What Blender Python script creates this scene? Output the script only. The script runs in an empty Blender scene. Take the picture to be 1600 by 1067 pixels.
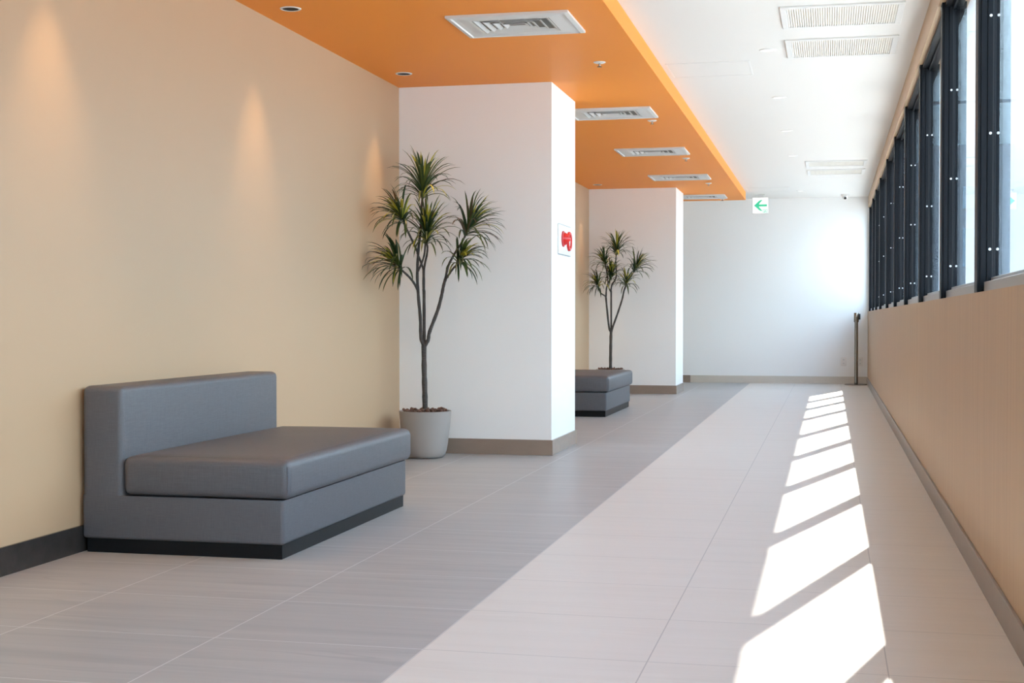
import bpy, bmesh, math, random
from mathutils import Vector, Matrix

PI = math.pi
SC = bpy.context.scene
COL = SC.collection

# ------------------------------------------------------------------ camera
cam_data = bpy.data.cameras.new('camera')
cam_data.sensor_width = 36.0
cam_data.lens = 48.65
cam_data.clip_end = 500
cam = bpy.data.objects.new('camera', cam_data)
cam.location = (0, 0, 0.884)
cam.rotation_euler = (PI / 2 - 0.01697, 0, 0.22581)
COL.objects.link(cam)
SC.camera = cam

# ------------------------------------------------------------------ world, sun, exposure
SKY_STRENGTH = 5.6
SUN_STRENGTH = 46.0
EXPOSURE = 0.80
SC.view_settings.view_transform = 'Standard'
SC.view_settings.look = 'None'
SC.view_settings.exposure = EXPOSURE
SC.view_settings.gamma = 1.0
SC.view_settings.use_curve_mapping = False
SC.cycles.max_bounces = 14
SC.cycles.diffuse_bounces = 8
SC.cycles.glossy_bounces = 6
SC.cycles.transparent_max_bounces = 16
SC.cycles.sample_clamp_indirect = 8.0
SC.cycles.use_denoising = True

world = bpy.data.worlds.new('sky')
world.use_nodes = True
SC.world = world
wn = world.node_tree
wn.nodes.clear()
w_out = wn.nodes.new('ShaderNodeOutputWorld')
w_bg = wn.nodes.new('ShaderNodeBackground')
w_geo = wn.nodes.new('ShaderNodeNewGeometry')
w_sep = wn.nodes.new('ShaderNodeSeparateXYZ')
w_ramp = wn.nodes.new('ShaderNodeValToRGB')
w_ramp.color_ramp.elements[0].position = 0.0
w_ramp.color_ramp.elements[0].color = (0.25, 0.40, 0.52, 1)
w_ramp.color_ramp.elements[1].position = 0.9
w_ramp.color_ramp.elements[1].color = (0.36, 0.60, 1.0, 1)
w_el = w_ramp.color_ramp.elements.new(0.28)
w_el.color = (0.76, 0.90, 1.0, 1)
w_tc = wn.nodes.new('ShaderNodeTexCoord')
wn.links.new(w_tc.outputs['Generated'], w_sep.inputs[0])
wn.links.new(w_sep.outputs['Z'], w_ramp.inputs[0])
wn.links.new(w_ramp.outputs[0], w_bg.inputs['Color'])
w_bg.inputs['Strength'].default_value = SKY_STRENGTH
wn.links.new(w_bg.outputs[0], w_out.inputs['Surface'])

sun_data = bpy.data.lights.new('sun', 'SUN')
sun_data.energy = SUN_STRENGTH
sun_data.angle = math.radians(0.53)
sun_data.color = (1.0, 0.91, 0.80)
sun = bpy.data.objects.new('sun', sun_data)
sun_dir = Vector((-0.36, -1.36, -1.014))          # the way the sunlight travels
sun.rotation_euler = sun_dir.to_track_quat('-Z', 'Y').to_euler()
sun.location = (8, 30, 25)
COL.objects.link(sun)


# ------------------------------------------------------------------ materials
def new_mat(name):
    m = bpy.data.materials.new(name)
    m.use_nodes = True
    return m, m.node_tree, m.node_tree.nodes['Principled BSDF']


def plain(name, col, rough=0.5, metal=0.0, bump=0.0, bscale=200.0, var=0.0, vscale=3.0, stretch=(1, 1, 1), spec=0.5):
    m, nt, b = new_mat(name)
    b.inputs['Roughness'].default_value = rough
    b.inputs['Metallic'].default_value = metal
    b.inputs['Specular IOR Level'].default_value = spec
    tc = nt.nodes.new('ShaderNodeTexCoord')
    mp = nt.nodes.new('ShaderNodeMapping')
    mp.inputs['Scale'].default_value = stretch
    nt.links.new(tc.outputs['Object'], mp.inputs[0])
    n = nt.nodes.new('ShaderNodeTexNoise')
    n.inputs['Scale'].default_value = vscale
    n.inputs['Detail'].default_value = 5
    nt.links.new(mp.outputs[0], n.inputs['Vector'])
    mix = nt.nodes.new('ShaderNodeMix')
    mix.data_type = 'RGBA'
    lo = [c * (1 - var) for c in col]
    hi = [min(1, c * (1 + var)) for c in col]
    mix.inputs[6].default_value = (*lo, 1)
    mix.inputs[7].default_value = (*hi, 1)
    nt.links.new(n.outputs[0], mix.inputs[0])
    nt.links.new(mix.outputs[2], b.inputs['Base Color'])
    if bump:
        n2 = nt.nodes.new('ShaderNodeTexNoise')
        n2.inputs['Scale'].default_value = bscale
        n2.inputs['Detail'].default_value = 3
        nt.links.new(mp.outputs[0], n2.inputs['Vector'])
        bp = nt.nodes.new('ShaderNodeBump')
        bp.inputs['Strength'].default_value = bump
        bp.inputs['Distance'].default_value = 0.01
        nt.links.new(n2.outputs[0], bp.inputs['Height'])
        nt.links.new(bp.outputs[0], b.inputs['Normal'])
    return m


def emit(name, col, strength):
    m, nt, b = new_mat(name)
    b.inputs['Base Color'].default_value = (*[min(1, c) for c in col], 1)
    b.inputs['Emission Color'].default_value = (*col, 1)
    b.inputs['Emission Strength'].default_value = strength
    return m


def tiles(name, base, dark, light, grout, rough):
    """large stone tiles, 0.6 m by 0.509 m, with fine streaks running across the corridor"""
    m, nt, b = new_mat(name)
    L = nt.links.new
    tc = nt.nodes.new('ShaderNodeTexCoord')
    mp = nt.nodes.new('ShaderNodeMapping')
    mp.inputs['Location'].default_value = (1.055 + 6.0, -4.042 + 0.509 * 40, 0)
    L(tc.outputs['Object'], mp.inputs[0])
    br = nt.nodes.new('ShaderNodeTexBrick')
    br.offset = 0.0
    br.inputs['Scale'].default_value = 1.0
    br.inputs['Brick Width'].default_value = 0.6
    br.inputs['Row Height'].default_value = 0.509
    br.inputs['Mortar Size'].default_value = 0.0019
    br.inputs['Mortar Smooth'].default_value = 0.2
    br.inputs['Color1'].default_value = (0.0, 0.0, 0.0, 1)
    br.inputs['Color2'].default_value = (1.0, 1.0, 1.0, 1)
    br.inputs['Mortar'].default_value = (0.5, 0.5, 0.5, 1)
    L(mp.outputs[0], br.inputs['Vector'])
    # each tile shifts the streak pattern
    add = nt.nodes.new('ShaderNodeVectorMath')
    add.operation = 'MULTIPLY_ADD'
    L(br.outputs['Color'], add.inputs[0])
    add.inputs[1].default_value = (3.7, 9.1, 0)
    L(tc.outputs['Object'], add.inputs[2])
    mp2 = nt.nodes.new('ShaderNodeMapping')
    mp2.inputs['Scale'].default_value = (0.55, 9.0, 1)
    L(add.outputs[0], mp2.inputs[0])
    n = nt.nodes.new('ShaderNodeTexNoise')
    n.inputs['Scale'].default_value = 1.6
    n.inputs['Detail'].default_value = 7
    n.inputs['Roughness'].default_value = 0.62
    n.inputs['Distortion'].default_value = 0.35
    L(mp2.outputs[0], n.inputs['Vector'])
    rp = nt.nodes.new('ShaderNodeValToRGB')
    e = rp.color_ramp.elements
    e[0].position = 0.28
    e[0].color = (*dark, 1)
    e[1].position = 0.72
    e[1].color = (*light, 1)
    k = rp.color_ramp.elements.new(0.5)
    k.color = (*base, 1)
    L(n.outputs[0], rp.inputs[0])
    mx = nt.nodes.new('ShaderNodeMix')
    mx.data_type = 'RGBA'
    L(br.outputs['Fac'], mx.inputs[0])
    # sparse thin veins, some pale and some dark, along the streaks
    prev = rp.outputs[0]
    for k, (pos, colr, amt) in enumerate(((0.43, light, 0.8), (0.57, dark, 0.75))):
        mp3 = nt.nodes.new('ShaderNodeMapping')
        mp3.inputs['Scale'].default_value = (0.32, 4.6, 1)
        mp3.inputs['Location'].default_value = (3.1 * k, 7.7 * k, 0)
        L(add.outputs[0], mp3.inputs[0])
        n3 = nt.nodes.new('ShaderNodeTexNoise')
        n3.inputs['Scale'].default_value = 1.1
        n3.inputs['Detail'].default_value = 3
        n3.inputs['Distortion'].default_value = 0.5
        L(mp3.outputs[0], n3.inputs['Vector'])
        vr = nt.nodes.new('ShaderNodeValToRGB')
        ve = vr.color_ramp.elements
        ve[0].position = pos - 0.012
        ve[0].color = (0, 0, 0, 1)
        ve[1].position = pos + 0.012
        ve[1].color = (0, 0, 0, 1)
        vm = ve.new(pos)
        vm.color = (amt, amt, amt, 1)
        L(n3.outputs[0], vr.inputs[0])
        vx = nt.nodes.new('ShaderNodeMix')
        vx.data_type = 'RGBA'
        L(vr.outputs[0], vx.inputs[0])
        L(prev, vx.inputs[6])
        vx.inputs[7].default_value = (*colr, 1)
        prev = vx.outputs[2]
    L(prev, mx.inputs[6])
    mx.inputs[7].default_value = (*grout, 1)
    L(mx.outputs[2], b.inputs['Base Color'])
    rr = nt.nodes.new('ShaderNodeMapRange')
    rr.inputs['To Min'].default_value = rough - 0.05
    rr.inputs['To Max'].default_value = rough + 0.07
    L(n.outputs[0], rr.inputs[0])
    L(rr.outputs[0], b.inputs['Roughness'])
    bp = nt.nodes.new('ShaderNodeBump')
    bp.inputs['Strength'].default_value = 0.02
    bp.inputs['Distance'].default_value = 0.004
    L(n.outputs[0], bp.inputs['Height'])
    L(bp.outputs[0], b.inputs['Normal'])
    return m


def fabric(name, col):
    m, nt, b = new_mat(name)
    L = nt.links.new
    tc = nt.nodes.new('ShaderNodeTexCoord')
    facs = []
    for sc in ((900, 40, 900), (40, 900, 900), (900, 900, 40)):
        mp = nt.nodes.new('ShaderNodeMapping')
        mp.inputs['Scale'].default_value = sc
        L(tc.outputs['Object'], mp.inputs[0])
        n = nt.nodes.new('ShaderNodeTexNoise')
        n.inputs['Scale'].default_value = 0.5
        n.inputs['Detail'].default_value = 2
        L(mp.outputs[0], n.inputs['Vector'])
        facs.append(n.outputs[0])
    a = nt.nodes.new('ShaderNodeMath')
    L(facs[0], a.inputs[0])
    L(facs[1], a.inputs[1])
    a2 = nt.nodes.new('ShaderNodeMath')
    L(a.outputs[0], a2.inputs[0])
    L(facs[2], a2.inputs[1])
    mr = nt.nodes.new('ShaderNodeMapRange')
    mr.inputs['From Min'].default_value = 1.1
    mr.inputs['From Max'].default_value = 1.9
    L(a2.outputs[0], mr.inputs[0])
    mix = nt.nodes.new('ShaderNodeMix')
    mix.data_type = 'RGBA'
    mix.inputs[6].default_value = (*[c * 0.78 for c in col], 1)
    mix.inputs[7].default_value = (*[c * 1.22 for c in col], 1)
    L(mr.outputs[0], mix.inputs[0])
    L(mix.outputs[2], b.inputs['Base Color'])
    b.inputs['Roughness'].default_value = 0.52
    b.inputs['Specular IOR Level'].default_value = 0.7
    bp = nt.nodes.new('ShaderNodeBump')
    bp.inputs['Strength'].default_value = 0.15
    bp.inputs['Distance'].default_value = 0.002
    L(mr.outputs[0], bp.inputs['Height'])
    L(bp.outputs[0], b.inputs['Normal'])
    return m


def glass_mat(name, tint):
    m = bpy.data.materials.new(name)
    m.use_nodes = True
    nt = m.node_tree
    nt.nodes.clear()
    o = nt.nodes.new('ShaderNodeOutputMaterial')
    tr = nt.nodes.new('ShaderNodeBsdfTransparent')
    tr.inputs['Color'].default_value = (*tint, 1)
    gl = nt.nodes.new('ShaderNodeBsdfGlossy')
    gl.inputs['Roughness'].default_value = 0.0
    gl.inputs['Color'].default_value = (0.95, 0.97, 1.0, 1)
    # Schlick reflectance, the same on both faces of the pane
    ge = nt.nodes.new('ShaderNodeNewGeometry')
    dt = nt.nodes.new('ShaderNodeVectorMath')
    dt.operation = 'DOT_PRODUCT'
    nt.links.new(ge.outputs['Normal'], dt.inputs[0])
    nt.links.new(ge.outputs['Incoming'], dt.inputs[1])

    def mth(op, a, b=None):
        n = nt.nodes.new('ShaderNodeMath')
        n.operation = op
        for i, v in enumerate((a, b)):
            if v is None:
                continue
            if isinstance(v, float):
                n.inputs[i].default_value = v
            else:
                nt.links.new(v, n.inputs[i])
        return n.outputs[0]
    ab = mth('ABSOLUTE', dt.outputs['Value'])
    pw = mth('POWER', mth('SUBTRACT', 1.0, ab), 5.0)
    r1 = mth('ADD', mth('MULTIPLY', pw, 0.96), 0.04)
    fac = mth('DIVIDE', mth('MULTIPLY', r1, 2.0), mth('ADD', r1, 1.0))     # one sheet of the double glazing
    mx = nt.nodes.new('ShaderNodeMixShader')
    nt.links.new(fac, mx.inputs[0])
    nt.links.new(tr.outputs[0], mx.inputs[1])
    nt.links.new(gl.outputs[0], mx.inputs[2])
    nt.links.new(mx.outputs[0], o.inputs[0])
    return m


M = {}
M['white'] = plain('white_paint', (0.89, 0.88, 0.86), 0.6, bump=0.03, bscale=350)
M['ceiling'] = plain('ceiling_paint', (0.77, 0.75, 0.715), 0.7)
M['beige'] = plain('beige_paint', (0.515, 0.355, 0.217), 0.5, bump=0.02, bscale=300, var=0.015)
M['orange'] = plain('orange_paint', (0.88, 0.30, 0.036), 0.5, spec=0.2)
M['panel'] = plain('wood_grain_panel', (0.41, 0.272, 0.150), 0.5, var=0.17, vscale=3.0, stretch=(14, 14, 0.5))
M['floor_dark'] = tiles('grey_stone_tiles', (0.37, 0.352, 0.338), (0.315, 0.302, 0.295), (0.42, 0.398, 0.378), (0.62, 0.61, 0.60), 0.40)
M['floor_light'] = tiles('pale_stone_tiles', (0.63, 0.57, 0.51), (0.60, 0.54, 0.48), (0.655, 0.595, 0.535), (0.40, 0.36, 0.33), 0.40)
M['base_brown'] = plain('brown_stone_skirting', (0.30, 0.225, 0.175), 0.14, var=0.12, vscale=7, stretch=(1, 1, 3))
M['base_pale'] = plain('pale_skirting', (0.60, 0.53, 0.45), 0.2, var=0.06, vscale=7, stretch=(1, 1, 3))
M['base_dark'] = plain('dark_stone_skirting', (0.035, 0.031, 0.029), 0.2, var=0.35, vscale=22, spec=0.35)
M['base_grey'] = plain('grey_stone_skirting', (0.235, 0.205, 0.18), 0.35, var=0.12, vscale=9, stretch=(1, 1, 3))
M['frame_black'] = plain('black_anodised_frame', (0.009, 0.0095, 0.0115), 0.45, var=0.1, spec=0.12)
M['gasket'] = plain('black_rubber', (0.006, 0.006, 0.007), 0.6)
M['rail_grey'] = plain('grey_aluminium_rail', (0.29, 0.32, 0.355), 0.42, metal=0.25)
M['screw'] = plain('steel_screw', (0.85, 0.85, 0.85), 0.3, metal=0.4)
M['glass'] = glass_mat('window_glass', (0.88, 0.93, 0.95))
M['fabric'] = fabric('grey_woven_fabric', (0.088, 0.088, 0.098))
M['plinth'] = plain('black_plinth', (0.008, 0.008, 0.009), 0.4, spec=0.15)
M['pot'] = plain('grey_ceramic', (0.36, 0.33, 0.305), 0.45, bump=0.04, bscale=260, var=0.06)
M['soil'] = plain('brown_soil', (0.10, 0.055, 0.035), 0.9, bump=0.4, bscale=90, var=0.3, vscale=60)
M['chip'] = plain('bark_chip', (0.15, 0.075, 0.05), 0.8, var=0.5, vscale=30, bump=0.3, bscale=150)
M['bark'] = plain('grey_bark', (0.068, 0.058, 0.051), 0.8, bump=0.7, bscale=40, var=0.45, vscale=30, stretch=(1, 1, 3.5))
M['leaf_dark'] = plain('dark_green_leaf', (0.030, 0.060, 0.022), 0.38, var=0.3, vscale=20)
M['leaf_mid'] = plain('green_leaf', (0.078, 0.108, 0.022), 0.4, var=0.3, vscale=20)
M['leaf_yellow'] = plain('yellow_green_leaf', (0.46, 0.42, 0.045), 0.42, var=0.25, vscale=20)
M['leaf_brown'] = plain('brownish_leaf', (0.11, 0.070, 0.032), 0.5, var=0.3, vscale=20)
M['metal_white'] = plain('white_enamel', (0.77, 0.76, 0.735), 0.4)
M['grey_enamel'] = plain('pale_grey_enamel', (0.66, 0.665, 0.65), 0.45)
M['slat'] = plain('cream_slat', (0.84, 0.81, 0.75), 0.5)
M['void'] = plain('dark_duct', (0.20, 0.19, 0.17), 0.8)
M['chrome'] = plain('brushed_steel', (0.30, 0.265, 0.23), 0.25, metal=1.0)
M['black'] = plain('black_plastic', (0.015, 0.015, 0.016), 0.4)
M['reflector'] = plain('black_reflector', (0.008, 0.007, 0.006), 0.5, spec=0.2)
M['lamp_warm'] = emit('warm_lamp', (1.0, 0.80, 0.55), 1.5)
M['lamp_white'] = emit('white_lamp', (0.85, 0.82, 0.77), 0.5)
M['red'] = plain('red_plastic', (0.72, 0.022, 0.018), 0.25)
M['red_dark'] = plain('red_enamel', (0.60, 0.03, 0.03), 0.35)
M['sign_white'] = emit('lit_sign_face', (0.5, 0.52, 0.51), 0.8)
M['sign_green'] = emit('lit_sign_green', (0.03, 0.36, 0.19), 0.6)
M['sign_pale'] = emit('lit_sign_pale_green', (0.15, 0.40, 0.28), 0.7)
M['outlet'] = plain('outlet_plate', (0.82, 0.79, 0.76), 0.4)
M['ground'] = plain('pale_concrete_ground', (0.27, 0.265, 0.26), 0.9, var=0.1, vscale=0.6)
M['far_wall'] = plain('pale_render', (0.80, 0.80, 0.80), 0.8, var=0.04, vscale=0.5)
M['far_glass'] = plain('sky_reflecting_glass', (0.9, 0.92, 0.95), 0.08, metal=1.0)
M['far_rail'] = plain('pale_steel_rail', (0.55, 0.57, 0.58), 0.5, metal=0.3)


# ------------------------------------------------------------------ helpers
def mesh_obj(name, bm, mats, parent=None, smooth=None, loc=None):
    me = bpy.data.meshes.new(name)
    bmesh.ops.recalc_face_normals(bm, faces=bm.faces)
    bm.to_mesh(me)
    bm.free()
    if not isinstance(mats, (list, tuple)):
        mats = [mats]
    for m in mats:
        me.materials.append(m)
    o = bpy.data.objects.new(name, me)
    COL.objects.link(o)
    if loc is not None:
        o.location = loc
    if parent is not None:
        o.parent = parent
    if smooth is not None:
        me.polygons.foreach_set('use_smooth', [True] * len(me.polygons))
        me.set_sharp_from_angle(angle=math.radians(smooth))
    return o


def thing(name, label, cat, loc=(0, 0, 0), rz=0.0, group=None):
    o = bpy.data.objects.new(name, None)
    o.empty_display_size = 0.1
    COL.objects.link(o)
    o.location = loc
    o.rotation_euler = (0, 0, rz)
    o['label'] = label
    o['category'] = cat
    if group:
        o['group'] = group
    return o


def structure(o, label=None, cat=None):
    o['kind'] = 'structure'
    if label:
        o['label'] = label
    if cat:
        o['category'] = cat
    return o


def copy_tree(o, parent=None):
    c = o.copy()
    COL.objects.link(c)
    if parent is not None:
        c.parent = parent
    for ch in list(o.children):
        copy_tree(ch, c)
    return c


def add_box(bm, x0, x1, y0, y1, z0, z1, bevel=0.0, seg=2, mat=0):
    vs = [bm.verts.new(p) for p in ((x0, y0, z0), (x1, y0, z0), (x1, y1, z0), (x0, y1, z0),
                                    (x0, y0, z1), (x1, y0, z1), (x1, y1, z1), (x0, y1, z1))]
    fs = []
    for ix in ((0, 3, 2, 1), (4, 5, 6, 7), (0, 1, 5, 4), (1, 2, 6, 5), (2, 3, 7, 6), (3, 0, 4, 7)):
        f = bm.faces.new([vs[i] for i in ix])
        f.material_index = mat
        fs.append(f)
    if bevel > 0:
        es = list({e for f in fs for e in f.edges})
        r = bmesh.ops.bevel(bm, geom=es, offset=bevel, segments=seg, profile=0.5, affect='EDGES')
        for f in r['faces']:
            f.material_index = mat
    return fs


def box(name, x0, x1, y0, y1, z0, z1, mat, parent=None, bevel=0.0, seg=2):
    bm = bmesh.new()
    add_box(bm, x0, x1, y0, y1, z0, z1, bevel, seg)
    return mesh_obj(name, bm, mat, parent, smooth=35 if bevel else None)


def add_lathe(bm, prof, seg=40, center=(0, 0, 0), axis='Z', mat=0):
    """revolve (radius, height) pairs"""
    rings = []
    c = Vector(center)
    for r, h in prof:
        ring = []
        if r < 1e-6:
            p = Vector((0, 0, h))
            ring = [bm.verts.new(c + (p if axis == 'Z' else Vector((h, 0, 0))))]
        else:
            for i in range(seg):
                a = 2 * PI * i / seg
                u, v = r * math.cos(a), r * math.sin(a)
                p = Vector((u, v, h)) if axis == 'Z' else Vector((h, u, v))
                ring.append(bm.verts.new(c + p))
        rings.append(ring)
    for A, B in zip(rings[:-1], rings[1:]):
        n = max(len(A), len(B))
        if n == 1:
            continue
        for i in range(n):
            j = (i + 1) % n
            vs = []
            for R_, idx in ((A, i), (A, j), (B, j), (B, i)):
                v = R_[idx if len(R_) > 1 else 0]
                if v not in vs:
                    vs.append(v)
            if len(vs) >= 3:
                f = bm.faces.new(vs)
                f.material_index = mat


def lathe(name, prof, mat, parent=None, seg=40, center=(0, 0, 0), axis='Z', smooth=40):
    bm = bmesh.new()
    add_lathe(bm, prof, seg, center, axis)
    return mesh_obj(name, bm, mat, parent, smooth=smooth)


def add_prism(bm, pts, axis, a0, a1, mat=0):
    """extrude a 2-D polygon along an axis; pts are the two other coordinates in x,y,z order"""
    def P(p, a):
        if axis == 'X':
            return (a, p[0], p[1])
        if axis == 'Y':
            return (p[0], a, p[1])
        return (p[0], p[1], a)
    A = [bm.verts.new(P(p, a0)) for p in pts]
    B = [bm.verts.new(P(p, a1)) for p in pts]
    n = len(pts)
    for i in range(n):
        f = bm.faces.new((A[i], A[(i + 1) % n], B[(i + 1) % n], B[i]))
        f.material_index = mat
    f = bm.faces.new(A)
    f.material_index = mat
    f = bm.faces.new(B[::-1])
    f.material_index = mat


def add_tube(bm, pts, radii, seg=10):
    pts = [Vector(p) for p in pts]
    rings = []
    up = Vector((0, 1, 0))
    for i, p in enumerate(pts):
        t = (pts[min(i + 1, len(pts) - 1)] - pts[max(i - 1, 0)]).normalized()
        s = t.cross(up)
        if s.length < 1e-3:
            s = t.cross(Vector((1, 0, 0)))
        s.normalize()
        u = s.cross(t)
        rings.append([bm.verts.new(p + (s * math.cos(2 * PI * k / seg) + u * math.sin(2 * PI * k / seg)) * radii[i]) for k in range(seg)])
    for A, B in zip(rings[:-1], rings[1:]):
        for k in range(seg):
            bm.faces.new((A[k], A[(k + 1) % seg], B[(k + 1) % seg], B[k]))
    bm.faces.new(rings[0])
    bm.faces.new(rings[-1][::-1])


def smooth_path(pts, n=4):
    """Catmull-Rom through the points (position + radius tuples)"""
    out = []
    P = [Vector(p) for p in pts]
    for i in range(len(P) - 1):
        p0, p1, p2, p3 = P[max(i - 1, 0)], P[i], P[i + 1], P[min(i + 2, len(P) - 1)]
        for k in range(n):
            t = k / n
            out.append(0.5 * ((2 * p1) + (p2 - p0) * t + (2 * p0 - 5 * p1 + 4 * p2 - p3) * t * t + (3 * p1 - p0 - 3 * p2 + p3) * t ** 3))
    out.append(P[-1])
    return out


# ------------------------------------------------------------------ room dimensions
Y0, Y1 = -2.8, 19.07            # back wall, end wall
XL, XR = -2.765, 0.492          # left wall, window wall
XO = 0.62                       # outer face of the window wall
ZC, ZS = 2.50, 2.396            # white ceiling, orange soffit
XB = -1.06                      # soffit edge and tile border
SILL, HEAD = 0.972, 2.355

# ------------------------------------------------------------------ floor, walls, ceiling
bm = bmesh.new()
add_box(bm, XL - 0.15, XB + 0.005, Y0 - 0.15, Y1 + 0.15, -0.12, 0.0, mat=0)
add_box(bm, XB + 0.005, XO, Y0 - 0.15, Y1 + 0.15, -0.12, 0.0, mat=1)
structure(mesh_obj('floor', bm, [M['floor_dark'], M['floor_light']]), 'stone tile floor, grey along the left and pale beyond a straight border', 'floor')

structure(box('wall_left', XL - 0.15, XL, Y0 - 0.15, Y1 + 0.15, 0, ZC + 0.15, M['beige']), 'long beige painted wall behind the grey sofas', 'wall')
structure(box('wall_far', XL, XO, Y1, Y1 + 0.15, 0, ZC + 0.15, M['white']), 'white end wall with the small stanchion in front', 'wall')
bm = bmesh.new()
for a in ((XL, XL + 0.12, 0, ZC + 0.15), (XR - 0.12, XO, 0, ZC + 0.15), (XL + 0.12, XR - 0.12, 0, 0.06), (XL + 0.12, XR - 0.12, 2.34, ZC + 0.15)):
    add_box(bm, a[0], a[1], Y0 - 0.15, Y0, a[2], a[3])
structure(mesh_obj('wall_back', bm, M['white']), 'white wall around the added fill-light glazing behind the camera', 'wall')
bm = bmesh.new()
add_box(bm, XR, XO, Y0, Y1, 0, SILL, mat=0)
add_box(bm, XR, XO, Y0, Y1, HEAD, ZC + 0.15, mat=1)
structure(mesh_obj('wall_right', bm, [M['panel'], M['beige']]), 'tan wood-grain wall below the row of windows', 'wall')
structure(box('ceiling', XL, XO, Y0, Y1, ZC, ZC + 0.15, M['ceiling']), 'white ceiling along the windows', 'ceiling')
structure(box('ceiling_soffit', XL, XB, Y0, 18.0, ZS, ZC, M['orange']), 'lowered orange ceiling strip above the sofas', 'ceiling')

for n, (ya, yb) in enumerate(((8.72, 9.56), (16.08, 16.88))):
    structure(box('wall_pillar', XL, -1.743, ya, yb, 0, ZS, M['white']),
              ('white square pillar with the red alarm on its side', 'white square pillar farther down the corridor')[n], 'pillar')

# skirting
BH = 0.099
bm = bmesh.new()
for ya, yb in ((Y0, 8.72), (9.56, 16.08), (16.88, Y1)):
    add_box(bm, XL, XL + 0.012, ya, yb, 0, BH, bevel=0.001, seg=1)
structure(mesh_obj('baseboard_left', bm, M['base_dark']))
for n, (ya, yb) in enumerate(((8.72, 9.56), (16.08, 16.88))):
    bm = bmesh.new()
    add_box(bm, XL + 0.012, -1.733, ya - 0.010, ya, 0, BH, bevel=0.001, seg=1)
    add_box(bm, -1.743, -1.733, ya, yb, 0, BH, bevel=0.001, seg=1)
    add_box(bm, XL + 0.012, -1.733, yb, yb + 0.010, 0, BH, bevel=0.001, seg=1)
    structure(mesh_obj(('baseboard_near_pillar', 'baseboard_far_pillar')[n], bm, M['base_brown']))
bm = bmesh.new()
add_box(bm, XL + 0.012, -1.865, Y1 - 0.01, Y1, 0, BH, bevel=0.001, seg=1, mat=0)
add_box(bm, -1.863, XR - 0.01, Y1 - 0.01, Y1, 0, BH, bevel=0.001, seg=1, mat=1)  # paler colour along the rest of the skirting
structure(mesh_obj('baseboard_far', bm, [M['base_brown'], M['base_pale']]))
structure(box('baseboard_right', XR - 0.01, XR, Y0, Y1, 0, 0.09, M['base_grey'], bevel=0.001, seg=1))


# ------------------------------------------------------------------ windows
MX = 0.505                       # inner edge of the mullions
STEP = 1.632
mull_y = [5.125 + STEP * k for k in range(-4, 6)] + [15.05, 16.42, 17.62]
PROF = [(MX, 0.005), (MX + 0.011, 0.005), (MX + 0.011, 0), (MX + 0.029, 0), (MX + 0.029, 0.006), (MX + 0.033, 0.006), (MX + 0.033, 0),
        (MX + 0.049, 0), (MX + 0.049, 0.010), (MX + 0.073, 0.010), (MX + 0.073, 0.092), (MX + 0.049, 0.092), (MX + 0.049, 0.097), (MX, 0.097)]
GX = 0.560


def build_window(n, ya, yb):
    """bay from the mullion at ya to the mullion at yb; origin at the sill"""
    w = bpy.data.objects.new('window_%d' % n, None)
    w.empty_display_size = 0.1
    COL.objects.link(w)
    w.location = (0, ya, SILL)
    structure(w)
    h = HEAD - SILL
    L = yb - ya
    bm = bmesh.new()
    add_prism(bm, PROF, 'Z', 0, h)
    mesh_obj('mullion', bm, M['frame_black'], w)
    box('gasket', MX + 0.049, GX - 0.001, 0.006, 0.092, 0.03, h - 0.03, M['gasket'], w)
    lo = bmesh.new()
    add_box(lo, 0.528, 0.552, 0.097, L + 0.005, 0.0, 0.039, bevel=0.0015, seg=1)
    add_box(lo, 0.552, 0.612, 0.092, L + 0.010, 0.0, 0.055, bevel=0.0015, seg=1)
    mesh_obj('bottom_rail', lo, M['rail_grey'], w)
    hi = bmesh.new()
    add_box(hi, 0.520, 0.552, 0.097, L + 0.005, h - 0.022, h, bevel=0.0015, seg=1)
    add_box(hi, 0.552, 0.612, 0.092, L + 0.010, h - 0.034, h, bevel=0.0015, seg=1)
    mesh_obj('top_rail', hi, M['frame_black'], w)
    # the sashes do not sit quite parallel to the wall
    bm = bmesh.new()
    xa, xb_, ya_, yb_ = GX - 0.0095, GX + 0.0, 0.092, L + 0.010
    add_prism(bm, [(xa, ya_), (xa + 0.006, ya_), (xb_ + 0.006, yb_), (xb_, yb_)], 'Z', 0.055, h - 0.034)
    mesh_obj('glass_pane', bm, M['glass'], w)
    for z in (1.126, 1.533, 1.945):
        bm = bmesh.new()
        add_lathe(bm, [(0, -0.003), (0.0035, -0.003), (0.0048, -0.0015), (0.0048, 0.002), (0, 0.002)], 14)
        s = mesh_obj('screw_cap', bm, M['screw'], w, smooth=40)
        s.rotation_euler = (-PI / 2, 0, 0)
        s.location = (MX + 0.042, -0.001, z - SILL)
        s.rotation_euler = (PI / 2, 0, 0)


ys = mull_y + [Y1 - 0.06]
for i in range(len(mull_y)):
    build_window(i + 1, ys[i], ys[i + 1])
structure(box('trim_1', MX, 0.612, Y1 - 0.06, Y1, SILL, HEAD, M['frame_black']))
structure(box('trim_2', MX, 0.612, Y0, ys[0], SILL, HEAD, M['frame_black']))

# unseen glazing, added behind the camera to light the pillar fronts
w = bpy.data.objects.new('window_14', None)
COL.objects.link(w)
w.location = (0, Y0 - 0.08, 0.06)
structure(w)
xa, xb = XL + 0.12, XR - 0.12
for i in range(5):
    x = xa + (xb - xa) * i / 4
    box('mullion', max(xa, x - 0.025), min(xb, x + 0.025), -0.04, 0.04, 0, 2.28, M['frame_black'], w)
    if i < 4:
        box('glass_pane', x + 0.02, x + (xb - xa) / 4 - 0.02, -0.004, 0.004, 0.0, 2.28, M['glass'], w)

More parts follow.
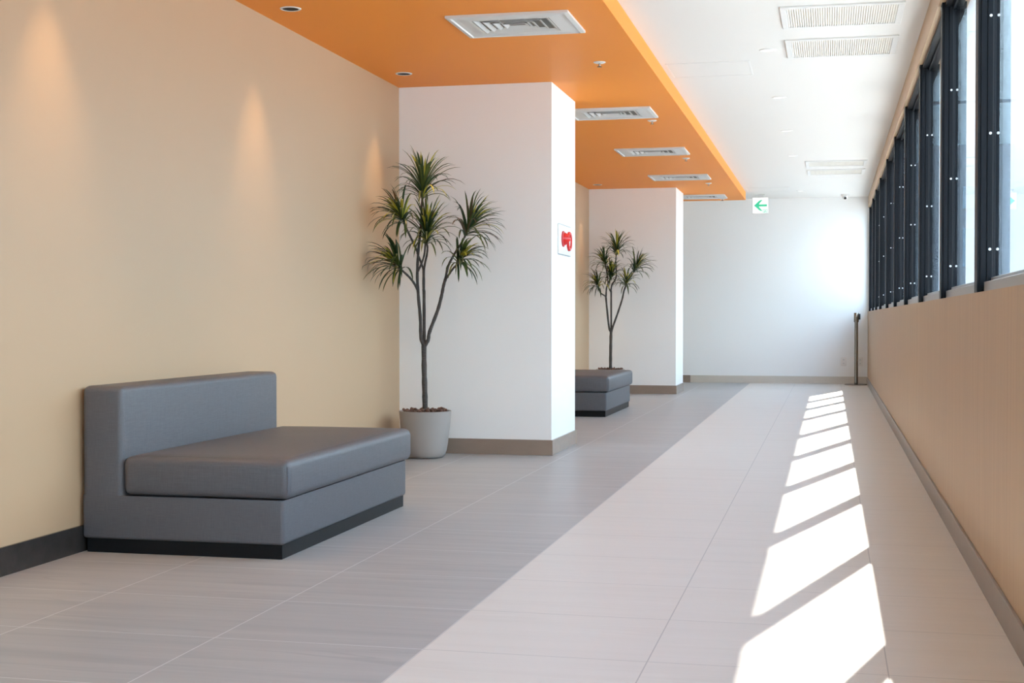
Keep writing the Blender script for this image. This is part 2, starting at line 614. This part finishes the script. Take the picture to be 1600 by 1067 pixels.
# ------------------------------------------------------------------ outside
structure(box('ground', XO, 60, -40, 120, -0.55, -0.45, M['ground']), 'pale paved ground outside the windows', 'ground')
b = thing('building', 'pale building with bright windows seen through the window panes', 'building', (8.0, 40, -0.45))
box('wall', -5.4, 14, 0, 8, 0, 6.1, M['far_wall'], b)
for i in range(8):
    for z in (2.75, 4.35):
        box('window', -4.45 + i * 1.65, -3.98 + i * 1.65, -0.03, 0.02, z, z + (1.05 if z < 4 else 0.6), M['far_glass'], b)
bm = bmesh.new()
add_box(bm, -5.4, 14, 0.1, 0.15, 7.25, 7.33)
for i in range(14):
    add_box(bm, -5.3 + i * 1.45, -5.24 + i * 1.45, 0.1, 0.15, 6.1, 7.25)
mesh_obj('roof_railing', bm, M['far_rail'], b)


# ------------------------------------------------------------------ sofas
def soft_box(name, x0, x1, y0, y1, z0, z1, bev, mat, parent, puff=0.0, crease=False):
    bm = bmesh.new()
    add_box(bm, x0, x1, y0, y1, z0, z1, bevel=bev, seg=5)
    if puff:
        top = [f for f in bm.faces if f.normal.z > 0.99 and f.calc_area() > 0.2]
        es = list({e for f in top for e in f.edges})
        bmesh.ops.subdivide_edges(bm, edges=es, cuts=14, use_grid_fill=True)
        for v in bm.verts:
            if abs(v.co.z - z1) < 1e-4:
                u = (v.co.x - x0) / (x1 - x0)
                t = (v.co.y - y0) / (y1 - y0)
                v.co.z += puff * max(0, math.sin(PI * u)) ** 0.6 * max(0, math.sin(PI * t)) ** 0.6
                if crease:
                    v.co.z -= 0.004 * math.exp(-((u - 0.42) / 0.12) ** 2 - ((t - 0.72) / 0.05) ** 2)
    return mesh_obj(name, bm, mat, parent, smooth=50)


def build_sofa(label, loc):
    s = thing('sofa', label, 'sofa', loc, group=None)
    W, D = 1.50, 0.811           # along the wall, out from the wall
    # plinth
    box('plinth', 0.014, D - 0.010, 0.012, W - 0.012, 0, 0.053, M['plinth'], s, bevel=0.002, seg=1)
    # base and backrest are flush where they meet
    bm = bmesh.new()
    add_box(bm, 0, D, 0, W, 0.052, 0.217)
    es = [e for e in bm.edges if abs(e.verts[0].co.z - e.verts[1].co.z) > 0.1 or all(v.co.z < 0.1 for v in e.verts)]
    bmesh.ops.bevel(bm, geom=es, offset=0.014, segments=4, profile=0.5, affect='EDGES')
    mesh_obj('base', bm, M['fabric'], s, smooth=50)
    bm = bmesh.new()
    add_box(bm, 0, 0.170, 0, W, 0.217, 0.628)
    es = [e for e in bm.edges if not all(v.co.z < 0.3 for v in e.verts)]
    bmesh.ops.bevel(bm, geom=es, offset=0.024, segments=6, profile=0.5, affect='EDGES')
    mesh_obj('backrest', bm, M['fabric'], s, smooth=50)
    soft_box('seat_cushion', 0.172, D + 0.026, -0.010, W + 0.012, 0.220, 0.366, 0.030, M['fabric'], s, puff=0.010, crease=True)
    # stitched seam down the front corners of the cushion
    for y in (-0.0085, W + 0.0105):
        sy = -1 if y < 0 else 1
        bm = bmesh.new()
        add_tube(bm, [(D + 0.0175, y - sy * 0.0065, z) for z in (0.245, 0.28, 0.31, 0.342)], [0.0016] * 4, 6)
        mesh_obj('seam', bm, M['fabric'], s)
    return s


build_sofa('grey fabric sofa with low backrest in the foreground, against the beige wall', (XL + 0.014, 4.72, 0))
build_sofa('grey fabric sofa partly hidden by the near pillar, in front of the farther potted tree', (XL + 0.014, 12.20, 0))


# ------------------------------------------------------------------ potted trees
def leaf(bm, base, d0, length, width, droop, mat, rnd, lim):
    """narrow arching blade with a folded midrib"""
    n = 7
    p = Vector(base)
    d = Vector(d0).normalized()
    side = d.cross(Vector((0, 0, 1)))
    if side.length < 0.05:
        side = Vector((rnd.uniform(-1, 1), rnd.uniform(-1, 1), 0.0))
    side.normalize()
    rows = []
    for i in range(n + 1):
        t = i / n
        w = width * (0.55 + 0.9 * t) * (1 - t) ** 0.55 if t > 0.35 else width * (0.55 + 0.9 * t) * (1 - t) ** 0.25
        w = max(w, width * 0.03)
        nrm = side.cross(d).normalized()
        rows.append((bm.verts.new(p - side * w + nrm * w * 0.45), bm.verts.new(p), bm.verts.new(p + side * w + nrm * w * 0.45)))
        p = p + d * (length / n)
        # a leaf that meets the wall or the pillar lies along it
        p.x = max(p.x, lim[0])
        p.y = min(p.y, lim[1])
        d = (d + Vector((0, 0, -1)) * droop * (0.35 + t)).normalized()
    for A, B in zip(rows[:-1], rows[1:]):
        for k in (0, 1):
            f = bm.faces.new((A[k], A[k + 1], B[k + 1], B[k]))
            f.material_index = mat


def crown(name, base, axis, count, length, parent, seed, lim):
    rnd = random.Random(seed)
    bm = bmesh.new()
    a = Vector(axis).normalized()
    ref = Vector((0, 0, 1)) if abs(a.z) < 0.9 else Vector((1, 0, 0))
    u = a.cross(ref).normalized()
    v = a.cross(u)
    for i in range(count):
        t = (i + 0.5) / count                       # 0 lowest leaf, 1 innermost
        ang = i * 2.39996 + rnd.uniform(-0.3, 0.3)
        rad = u * math.cos(ang) + v * math.sin(ang)
        th = math.radians(60 - 53 * t ** 0.8 + rnd.uniform(-9, 9))
        d = a * math.cos(th) + rad * math.sin(th)
        root = Vector(base) + a * (0.10 * t - 0.008) + rad * 0.006
        ln = length * (0.86 + 0.26 * math.sin(PI * min(1, t * 1.15))) * rnd.uniform(0.85, 1.12)
        if t > 0.9:
            ln *= 0.72
        dr = (0.46 - 0.34 * t) * rnd.uniform(0.7, 1.3)
        r = rnd.random()
        if t > 0.86:
            m = 2
        elif r < 0.55:
            m = 0
        elif r < 0.88:
            m = 1
        else:
            m = 3 if rnd.random() < 0.6 else 2
        leaf(bm, root, d, ln, 0.0095 * rnd.uniform(0.8, 1.2), dr, m, rnd, lim)
    return mesh_obj(name, bm, [M['leaf_dark'], M['leaf_mid'], M['leaf_yellow'], M['leaf_brown']], parent, smooth=70)


CAM = Vector((0, 0, 0.884))


def build_tree(label, loc, branches, crowns, seed):
    """branches: list of (path, r0, r1), points (dx, dy, z) from the pot's axis"""
    t = thing('potted_tree', label, 'potted plant', loc)
    lim = (XL + 0.012 - loc[0], (8.72 if loc[1] < 12 else 16.08) - 0.012 - loc[1])
    prof = [(0, 0), (0.095, 0), (0.112, 0.004), (0.126, 0.018), (0.136, 0.045), (0.144, 0.09), (0.151, 0.15), (0.159, 0.22), (0.1655, 0.292), (0.1665, 0.296),
            (0.1635, 0.2975), (0.1585, 0.295), (0.154, 0.262), (0, 0.262)]
    lathe('pot', prof, M['pot'], t, seg=64, smooth=40)
    rnd = random.Random(seed)
    bm = bmesh.new()
    add_lathe(bm, [(0.1535, 0.268), (0.150, 0.285), (0.09, 0.290), (0, 0.292)], 32)
    so = mesh_obj('soil', bm, M['soil'], t, smooth=60)
    bm = bmesh.new()
    for i in range(110):
        a, r = rnd.uniform(0, 2 * PI), 0.142 * math.sqrt(rnd.uniform(0.03, 1))
        s = rnd.uniform(0.007, 0.015)
        mat = Matrix.Translation((r * math.cos(a), r * math.sin(a), 0.293 + rnd.uniform(0, 0.013))) @ \
            Matrix.Rotation(rnd.uniform(0, 6), 4, Vector((rnd.random(), rnd.random(), rnd.random() + 0.01)).normalized()) @ \
            Matrix.Diagonal((s * rnd.uniform(0.8, 1.5), s, s * rnd.uniform(0.5, 0.9), 1))
        bmesh.ops.create_icosphere(bm, subdivisions=1, radius=1.0, matrix=mat)
    ch = mesh_obj('bark_chips', bm, M['chip'], t)
    ch['kind'] = 'stuff'
    bm = bmesh.new()
    for path, r0, r1 in branches:
        pts = smooth_path(path, 5)
        n = len(pts)
        rr = [r0 + (r1 - r0) * i / (n - 1) for i in range(n)]
        rr = [r * (1 + 0.07 * math.sin(i * 2.1 + r0 * 900)) for i, r in enumerate(rr)]
        add_tube(bm, pts, rr, 10)
    mesh_obj('trunk', bm, M['bark'], t, smooth=60)
    for i, (base, axis, count, length) in enumerate(crowns):
        crown('leaf_crown', base, axis, count, length, t, seed * 31 + i, lim)
    return t


# skeletons: (dx, dy, z) from the foot of the trunk, metres
T1B = [
    ([(-0.0, 0, 0.271), (-0.002, 0, 0.384), (-0.006, 0, 0.547), (-0.008, 0, 0.725)], 0.0185, 0.0165),
    ([(-0.006, 0, 0.705), (-0.027, 0, 0.758), (-0.022, -0.03, 0.879), (-0.027, -0.06, 1.032), (-0.03, -0.07, 1.165), (-0.022, -0.07, 1.311), (-0.013, -0.05, 1.459), (-0.008, -0.05, 1.556), (-0.001, -0.05, 1.652)], 0.0125, 0.0065),
    ([(-0.032, -0.065, 1.065), (-0.041, -0.09, 1.096), (-0.054, -0.15, 1.135), (-0.075, -0.25, 1.179), (-0.082, -0.28, 1.19)], 0.0085, 0.006),
    ([(-0.03, -0.07, 1.302), (-0.046, -0.14, 1.376), (-0.057, -0.24, 1.452), (-0.058, -0.27, 1.477)], 0.0075, 0.006),
    ([(-0.008, 0, 0.705), (-0.012, 0.02, 0.77), (-0.019, 0.04, 1.034), (-0.021, 0.04, 1.071), (-0.021, 0.04, 1.193)], 0.0115, 0.009),
    ([(-0.021, 0.04, 1.189), (-0.036, 0.02, 1.245), (-0.036, -0.05, 1.294)], 0.007, 0.006),
    ([(-0.026, -0.07, 1.177), (-0.008, -0.06, 1.221), (0.01, -0.05, 1.282), (0.018, -0.05, 1.366)], 0.007, 0.006),
    ([(-0.021, 0.04, 1.181), (-0.005, 0.02, 1.237), (0.021, -0.03, 1.283), (0.031, -0.05, 1.33), (0.023, -0.05, 1.362)], 0.0075, 0.006),
    ([(-0.004, 0, 0.705), (0.02, 0, 0.746), (0.024, 0.02, 0.798), (0.071, 0.04, 0.932), (0.094, 0.05, 1.024), (0.107, 0.05, 1.088), (0.122, 0.05, 1.137)], 0.0125, 0.01),
    ([(0.119, 0.05, 1.131), (0.143, 0.04, 1.216), (0.196, 0.0, 1.292), (0.248, -0.02, 1.361), (0.275, -0.03, 1.408)], 0.0085, 0.006),
    ([(0.119, 0.05, 1.127), (0.149, 0.02, 1.156), (0.193, -0.05, 1.188), (0.239, -0.12, 1.213), (0.252, -0.13, 1.228)], 0.0075, 0.006),
]
T1C = [
    ((-0.001, -0.05, 1.64), (0.008, -0.01, 0.155), 74, 0.255),
    ((-0.077, -0.27, 1.183), (-0.052, -0.13, 0.093), 62, 0.22),
    ((-0.059, -0.26, 1.47), (-0.039, -0.12, 0.113), 58, 0.215),
    ((0.023, -0.05, 1.354), (0.033, -0.07, 0.136), 76, 0.25),
    ((0.275, -0.03, 1.404), (0.072, -0.02, 0.114), 68, 0.24),
    ((0.252, -0.13, 1.224), (0.078, -0.09, 0.071), 52, 0.2),
]
T2B = [
    ([(0.0, 0, 0.273), (-0.0, 0, 0.42), (0.003, 0, 0.64), (0.006, 0, 0.75)], 0.0185, 0.016),
    ([(0.007, 0, 0.728), (-0.019, 0, 0.78), (-0.048, -0.03, 1.099), (-0.048, -0.03, 1.139), (-0.041, -0.03, 1.234), (-0.011, -0.03, 1.307), (0.004, -0.03, 1.344)], 0.0125, 0.007),
    ([(-0.048, -0.03, 1.117), (-0.058, -0.06, 1.138), (-0.095, -0.15, 1.173), (-0.109, -0.2, 1.245)], 0.0085, 0.006),
    ([(-0.026, -0.03, 1.271), (-0.025, -0.08, 1.357), (-0.038, -0.14, 1.486), (-0.042, -0.14, 1.501)], 0.0075, 0.006),
    ([(0.007, 0, 0.728), (0.004, 0.02, 0.794), (0.001, 0.03, 1.169), (-0.002, 0.03, 1.191), (0.011, 0.02, 1.26), (0.055, 0.02, 1.337), (0.065, 0.0, 1.41), (0.063, -0.03, 1.533), (0.07, -0.03, 1.621)], 0.0115, 0.006),
    ([(-0.001, 0.03, 1.176), (-0.023, 0.0, 1.235), (-0.026, -0.03, 1.3)], 0.007, 0.006),
    ([(0.011, 0, 0.728), (0.025, 0, 0.78), (0.084, 0.03, 0.959), (0.126, 0.04, 1.095), (0.148, 0.04, 1.194), (0.173, 0.02, 1.256)], 0.0125, 0.008),
    ([(0.156, 0.04, 1.212), (0.187, 0.03, 1.293), (0.228, 0.0, 1.357), (0.283, -0.03, 1.422)], 0.0085, 0.006),
]
T2C = [
    ((0.07, -0.03, 1.606), (0.014, -0.02, 0.174), 68, 0.24),
    ((-0.111, -0.19, 1.231), (-0.033, -0.15, 0.148), 46, 0.2),
    ((-0.04, -0.13, 1.479), (-0.039, -0.12, 0.162), 46, 0.21),
    ((0.004, -0.03, 1.322), (0.028, -0.09, 0.157), 56, 0.22),
    ((0.276, -0.03, 1.407), (0.077, -0.03, 0.137), 54, 0.23),
    ((0.173, 0.02, 1.249), (0.04, -0.12, 0.135), 44, 0.21),
]
build_tree('taller-looking potted tree with bare forked stems in a grey pot, beside the near pillar', (-2.499, 8.42, 0), T1B, T1C, 7)
build_tree('smaller-looking potted tree before the far pillar, its pot behind the farther sofa', (-2.451, 15.72, 0), T2B, T2C, 12)


# ------------------------------------------------------------------ ceiling fittings
def build_cassette(label, x, y):
    v = thing('air_vent', label, 'air vent', (x, y, ZS), group=None)
    hx, hy = 0.313, 0.255
    # outer frame: raised rim and flat surround around the central opening
    def ring(bm, a, b, z0, z1):
        (ax, ay), (bx, by) = a, b
        A = [bm.verts.new(p) for p in ((-ax, -ay, z0), (ax, -ay, z0), (ax, ay, z0), (-ax, ay, z0))]
        B = [bm.verts.new(p) for p in ((-bx, -by, z1), (bx, -by, z1), (bx, by, z1), (-bx, by, z1))]
        for i in range(4):
            bm.faces.new((A[i], A[(i + 1) % 4], B[(i + 1) % 4], B[i]))
    def loft(rings):
        bm = bmesh.new()
        for a, b in zip(rings[:-1], rings[1:]):
            ring(bm, a[0], b[0], a[1], b[1])
        bmesh.ops.remove_doubles(bm, verts=bm.verts, dist=1e-5)
        return bm
    bm = loft([((hx, hy), 0.0), ((hx, hy), -0.012), ((hx - 0.022, hy - 0.018), -0.016), ((hx - 0.026, hy - 0.022), -0.009),
               ((hx - 0.05, hy - 0.04), -0.009), ((0.215, 0.175), -0.013), ((0.20, 0.16), -0.013), ((0.20, 0.16), -0.001)])
    mesh_obj('frame', bm, M['grey_enamel'], v)
    box('duct_back', -0.2, 0.2, -0.16, 0.16, -0.0015, -0.0005, M['void'], v)
    for k in range(4):
        a = 0.197 - 0.044 * k
        c = 0.157 - 0.035 * k
        bm = loft([((a, c), -0.0135), ((a - 0.006, c - 0.005), -0.014), ((a - 0.024, c - 0.020), -0.003), ((a - 0.021, c - 0.017), -0.003), ((a, c), -0.0135)])
        mesh_obj('louver', bm, M['grey_enamel'], v)
    bm = bmesh.new()
    for sx in (-0.067, 0.067):
        add_box(bm, sx - 0.003, sx + 0.003, -0.158, 0.158, -0.008, -0.002)
    mesh_obj('cross_bar', bm, M['grey_enamel'], v)
    return v


for lb, y in (('large air vent on the orange ceiling nearest the camera', 6.957),
              ('second air vent on the orange ceiling, partly behind the near pillar', 10.13),
              ('third air vent along the orange ceiling, just beyond the near pillar', 12.54),
              ('fourth air vent along the orange ceiling, above the far pillar', 14.88),
              ('farthest air vent at the end of the orange ceiling', 17.32)):
    build_cassette(lb, -1.573, y)


def build_sprinkler(label, x, y, z):
    s = thing('sprinkler', label, 'sprinkler', (x, y, z))
    lathe('escutcheon', [(0, 0), (0.036, 0), (0.036, -0.003), (0.024, -0.008), (0.012, -0.010), (0, -0.010)], M['metal_white'], s, 24)
    lathe('nozzle', [(0.006, -0.009), (0.006, -0.022), (0.004, -0.026), (0, -0.026)], M['chrome'], s, 12)
    bm = bmesh.new()
    add_lathe(bm, [(0, -0.026), (0.014, -0.026), (0.015, -0.029), (0, -0.029)], 16)
    mesh_obj('deflector', bm, M['chrome'], s, smooth=40)


for lb, y in (('sprinkler head on the orange ceiling beside the large nearest vent', 8.114),
              ('sprinkler head just past the corner of the second air vent', 10.589),
              ('sprinkler head just past the corner of the third air vent', 13.153),
              ('sprinkler head just past the corner of the fourth air vent', 15.641),
              ('sprinkler head by the farthest air vent at the end of the orange ceiling', 17.70)):
    build_sprinkler(lb, -1.333, y, ZS)


def build_spot(label, x, y):
    d = thing('downlight', label, 'downlight', (x, y, ZS))
    lathe('trim_ring', [(0.040, -0.0005), (0.040, -0.004), (0.050, -0.004), (0.052, -0.0005)], M['metal_white'], d, 36)
    lathe('reflector', [(0.041, -0.003), (0.036, -0.0016), (0.022, -0.0008), (0, -0.0006)], M['reflector'], d, 36)
    ld = bpy.data.lights.new('downlight_beam', 'SPOT')
    ld.energy = SPOT_POWER
    ld.color = (1.0, 0.66, 0.34)
    ld.spot_size = math.radians(58)
    ld.spot_blend = 1.0
    ld.shadow_soft_size = 0.02
    lo = bpy.data.objects.new('lamp', ld)
    COL.objects.link(lo)
    lo.parent = d
    lo.location = (0, 0, -0.012)
    return d


SPOT_POWER = 25.0
for lb, y in (('black-centred downlight in the orange ceiling, out of view above the near sofa', 4.52),
              ('black-centred downlight in the orange ceiling at the top edge of the view', 6.375),
              ('black-centred downlight in the orange ceiling by the near pillar', 8.22),
              ('downlight in the orange ceiling hidden behind the near pillar', 13.69),
              ('downlight in the orange ceiling just before the far pillar', 15.54)):
    build_spot(lb, -2.575, y)


def build_lamp(label, x, y):
    d = thing('ceiling_light', label, 'ceiling light', (x, y, ZC))
    lathe('trim_ring', [(0.038, -0.0005), (0.038, -0.005), (0.052, -0.004), (0.054, -0.0005)], M['metal_white'], d, 36)
    lathe('lens', [(0.039, -0.003), (0.02, -0.0035), (0, -0.0035)], M['lamp_white'], d, 36)


for lb, y in (('round white ceiling light nearest the camera, beside the twin grilles', 8.51),
              ('round white ceiling light, second from the twin near grilles', 10.35),
              ('round white ceiling light, third along the white ceiling', 12.20),
              ('round white ceiling light level with the far grilles', 14.08),
              ('farthest round white ceiling light, near the exit sign', 18.0)):
    build_lamp(lb, -0.37, y)


def build_grille(label, x0, x1, y0, y1):
    cx, cy = (x0 + x1) / 2, (y0 + y1) / 2
    hx, hy = (x1 - x0) / 2, (y1 - y0) / 2
    g = thing('ceiling_grille', label, 'ceiling grille', (cx, cy, ZC))
    bm = bmesh.new()
    f = 0.034
    for a in ((-hx, hx, -hy, -hy + f), (-hx, hx, hy - f, hy), (-hx, -hx + f, -hy + f, hy - f), (hx - f, hx, -hy + f, hy - f)):
        add_box(bm, a[0], a[1], a[2], a[3], -0.010, 0, bevel=0.002, seg=1)
    mesh_obj('frame', bm, M['metal_white'], g, smooth=30)
    bm = bmesh.new()
    n = 46
    for i in range(n):
        x = -hx + f + (2 * hx - 2 * f) * (i + 0.5) / n
        add_prism(bm, [(x - 0.0035, -0.009), (x - 0.0015, -0.009), (x + 0.0045, -0.001), (x + 0.0025, -0.001)], 'Y', -hy + f, hy - f)
    add_box(bm, -hx + f, hx - f, -hy + f, hy - f, -0.0012, -0.0002)
    mesh_obj('slat_panel', bm, M['slat'], g)


build_grille('cream slatted ceiling grille nearest the camera, at the top edge of the view', -0.262, 0.371, 7.345, 7.88)
build_grille('cream slatted ceiling grille, second of the near pair', -0.262, 0.380, 8.215, 8.785)
build_grille('small-looking slatted ceiling grille, nearer of the distant pair', -0.255, 0.368, 14.61, 15.13)
build_grille('small-looking slatted ceiling grille, farther of the distant pair', -0.250, 0.368, 15.455, 16.0)


def build_hatch(label, x0, x1, y0, y1):
    cx, cy = (x0 + x1) / 2, (y0 + y1) / 2
    hx, hy = (x1 - x0) / 2, (y1 - y0) / 2
    h = thing('access_hatch', label, 'ceiling hatch', (cx, cy, ZC))
    bm = bmesh.new()
    f = 0.010
    for a in ((-hx, hx, -hy, -hy + f), (-hx, hx, hy - f, hy), (-hx, -hx + f, -hy + f, hy - f), (hx - f, hx, -hy + f, hy - f)):
        add_box(bm, a[0], a[1], a[2], a[3], -0.003, 0)
    mesh_obj('frame', bm, M['metal_white'], h)
    box('panel', -hx + f + 0.003, hx - f - 0.003, -hy + f + 0.003, hy - f - 0.003, -0.002, 0, M['ceiling'], h)


build_hatch('flush white access hatch in the ceiling beside the orange edge', -1.03, -0.50, 8.83, 9.34)
build_hatch('flush white access hatch in the ceiling just before the exit sign', -1.03, -0.50, 17.45, 17.96)

# exit sign hanging from the ceiling
e = thing('exit_sign', 'square backlit sign with green left arrow hanging from the ceiling', 'exit sign', (-0.894, 18.40, ZC))
box('ceiling_mount', -0.066, 0.060, -0.035, 0.035, -0.014, 0, M['grey_enamel'], e, bevel=0.002, seg=1)
for sx in (-0.045, 0.045):
    bm = bmesh.new()
    add_tube(bm, [(sx, 0, -0.010), (sx, 0, -0.045)], [0.006, 0.006], 8)
    mesh_obj('stem', bm, M['metal_white'], e)
box('housing', -0.104, 0.104, -0.022, 0.022, -0.252, -0.040, M['metal_white'], e, bevel=0.004, seg=2)
fp = box('face', -0.099, 0.099, -0.0245, -0.0225, -0.247, -0.045, M['sign_white'], e)
bm = bmesh.new()
# arrow: shaft and a pointed head with swept barbs, centre of the face at z = -0.146
zc = -0.146


head = [(-0.079, 0.0), (-0.045, 0.030), (-0.016, 0.058), (0.006, 0.070), (0.030, 0.070), (0.006, 0.046), (-0.012, 0.024), (-0.020, 0.0)]
head = [(x, zc + z) for x, z in head] + [(x, zc - z) for x, z in head[-2:0:-1]]
add_prism(bm, head, 'Y', -0.0265, -0.0245)
add_box(bm, -0.030, 0.086, -0.0265, -0.0245, zc - 0.013, zc + 0.013)
mesh_obj('arrow', bm, M['sign_green'], fp)
bm = bmesh.new()
# small running figure in a doorway: door frame joined to the figure by its threshold
for a in ((0.034, 0.092, -0.241, -0.236), (0.034, 0.039, -0.236, -0.198), (0.087, 0.092, -0.236, -0.198), (0.039, 0.087, -0.203, -0.198),
          (0.058, 0.070, -0.226, -0.208), (0.048, 0.060, -0.236, -0.222), (0.068, 0.080, -0.232, -0.222)):
    add_box(bm, a[0], a[1], -0.0265, -0.0245, a[2], a[3])
mesh_obj('doorway_symbol', bm, M['sign_pale'], fp)

# security camera
c = thing('security_camera', 'small white dome camera with black lens on the ceiling near the end wall', 'security camera', (0.186, 18.66, ZC))
lathe('base', [(0, 0), (0.052, 0), (0.052, -0.016), (0.046, -0.022), (0, -0.022)], M['metal_white'], c, 28)
bm = bmesh.new()
bmesh.ops.create_uvsphere(bm, u_segments=24, v_segments=14, radius=0.036, matrix=Matrix.Translation((0, 0, -0.030)))
mesh_obj('dome', bm, M['metal_white'], c, smooth=60)
bm = bmesh.new()
add_lathe(bm, [(0, 0.028), (0.014, 0.028), (0.017, 0.041), (0.011, 0.046), (0, 0.046)], 20)
ln = mesh_obj('lens', bm, M['black'], c, smooth=40)
ln.location = (0, 0, -0.032)
ln.rotation_euler = (math.radians(118), 0, math.radians(6))

# ------------------------------------------------------------------ fire alarm on the pillar
f = thing('fire_alarm', 'white plate with red lamp and red ring button on the near pillar side', 'fire alarm', (-1.743, 9.14, 1.405))
box('plate', 0, 0.010, -0.225, 0.225, -0.098, 0.098, M['metal_white'], f, bevel=0.003, seg=2)
bm = bmesh.new()
for z in (-0.101, 0.0985):
    add_box(bm, 0, 0.008, -0.205, 0.21, z, z + 0.0025)
mesh_obj('edge_strip', bm, M['rail_grey'], f)
lathe('lamp_base', [(0, 0.010), (0.053, 0.010), (0.053, 0.018), (0.047, 0.021), (0, 0.021)], M['red_dark'], f, 36, (0, -0.085, 0.005), 'X')
lathe('lamp_dome', [(0.044, 0.020), (0.040, 0.030), (0.032, 0.042), (0.021, 0.053), (0.010, 0.061), (0, 0.063)], M['red'], f, 36, (0, -0.085, 0.005), 'X')
lathe('button_ring', [(0.046, 0.010), (0.046, 0.022), (0.050, 0.026), (0.062, 0.026), (0.066, 0.020), (0.066, 0.010)], M['red'], f, 40, (0, 0.115, -0.002), 'X')
lathe('button', [(0.046, 0.012), (0.04, 0.016), (0, 0.016)], M['metal_white'], f, 32, (0, 0.115, -0.002), 'X')

# ------------------------------------------------------------------ outlets on the end wall
for lb, x in (('wall outlet left of the stanchion on the end wall', 0.180), ('wall outlet right of the stanchion in the corner of the end wall', 0.396)):
    o = thing('wall_outlet', lb, 'outlet', (x, Y1, 0.30))
    box('cover_plate', -0.036, 0.036, -0.008, 0, -0.06, 0.06, M['outlet'], o, bevel=0.002, seg=2)
    for z in (-0.024, 0.024):
        bm = bmesh.new()
        add_box(bm, -0.013, 0.013, -0.0095, -0.0075, z - 0.014, z + 0.014)
        so = mesh_obj('socket', bm, M['metal_white'], o)
        bm = bmesh.new()
        for sx in (-0.006, 0.006):
            add_box(bm, sx - 0.001, sx + 0.001, -0.0100, -0.0090, z - 0.005, z + 0.005)
        mesh_obj('slot', bm, M['black'], so)

# ------------------------------------------------------------------ stanchion
s = thing('stanchion', 'steel belt stanchion post standing in the far corner by the end wall', 'stanchion', (0.340, 18.86, 0))
lathe('base', [(0, 0), (0.150, 0), (0.150, 0.006), (0.135, 0.012), (0.05, 0.020), (0.026, 0.026), (0, 0.026)], M['chrome'], s, 48)
lathe('post', [(0, 0.024), (0.0235, 0.024), (0.0235, 0.84), (0, 0.84)], M['chrome'], s, 32)
lathe('head', [(0, 0.83), (0.031, 0.83), (0.033, 0.835), (0.033, 0.945), (0.030, 0.952), (0, 0.952)], M['chrome'], s, 32)
box('belt_clip', 0.024, 0.052, -0.020, 0.020, 0.862, 0.940, M['black'], s, bevel=0.004, seg=2)

# ------------------------------------------------------------------ groups of repeats
GROUPS = {'sofa': 'grey sofas along the beige wall', 'potted plant': 'potted trees beside the pillars', 'air vent': 'air vents along the orange ceiling',
          'sprinkler': 'sprinkler heads on the orange ceiling', 'downlight': 'downlights beside the beige wall', 'ceiling light': 'round lights in the white ceiling',
          'ceiling grille': 'slatted grilles in the white ceiling', 'ceiling hatch': 'access hatches in the white ceiling', 'outlet': 'outlets on the end wall'}
for o in list(COL.objects):
    if o.parent is None and o.get('category') in GROUPS:
        o['group'] = GROUPS[o['category']]
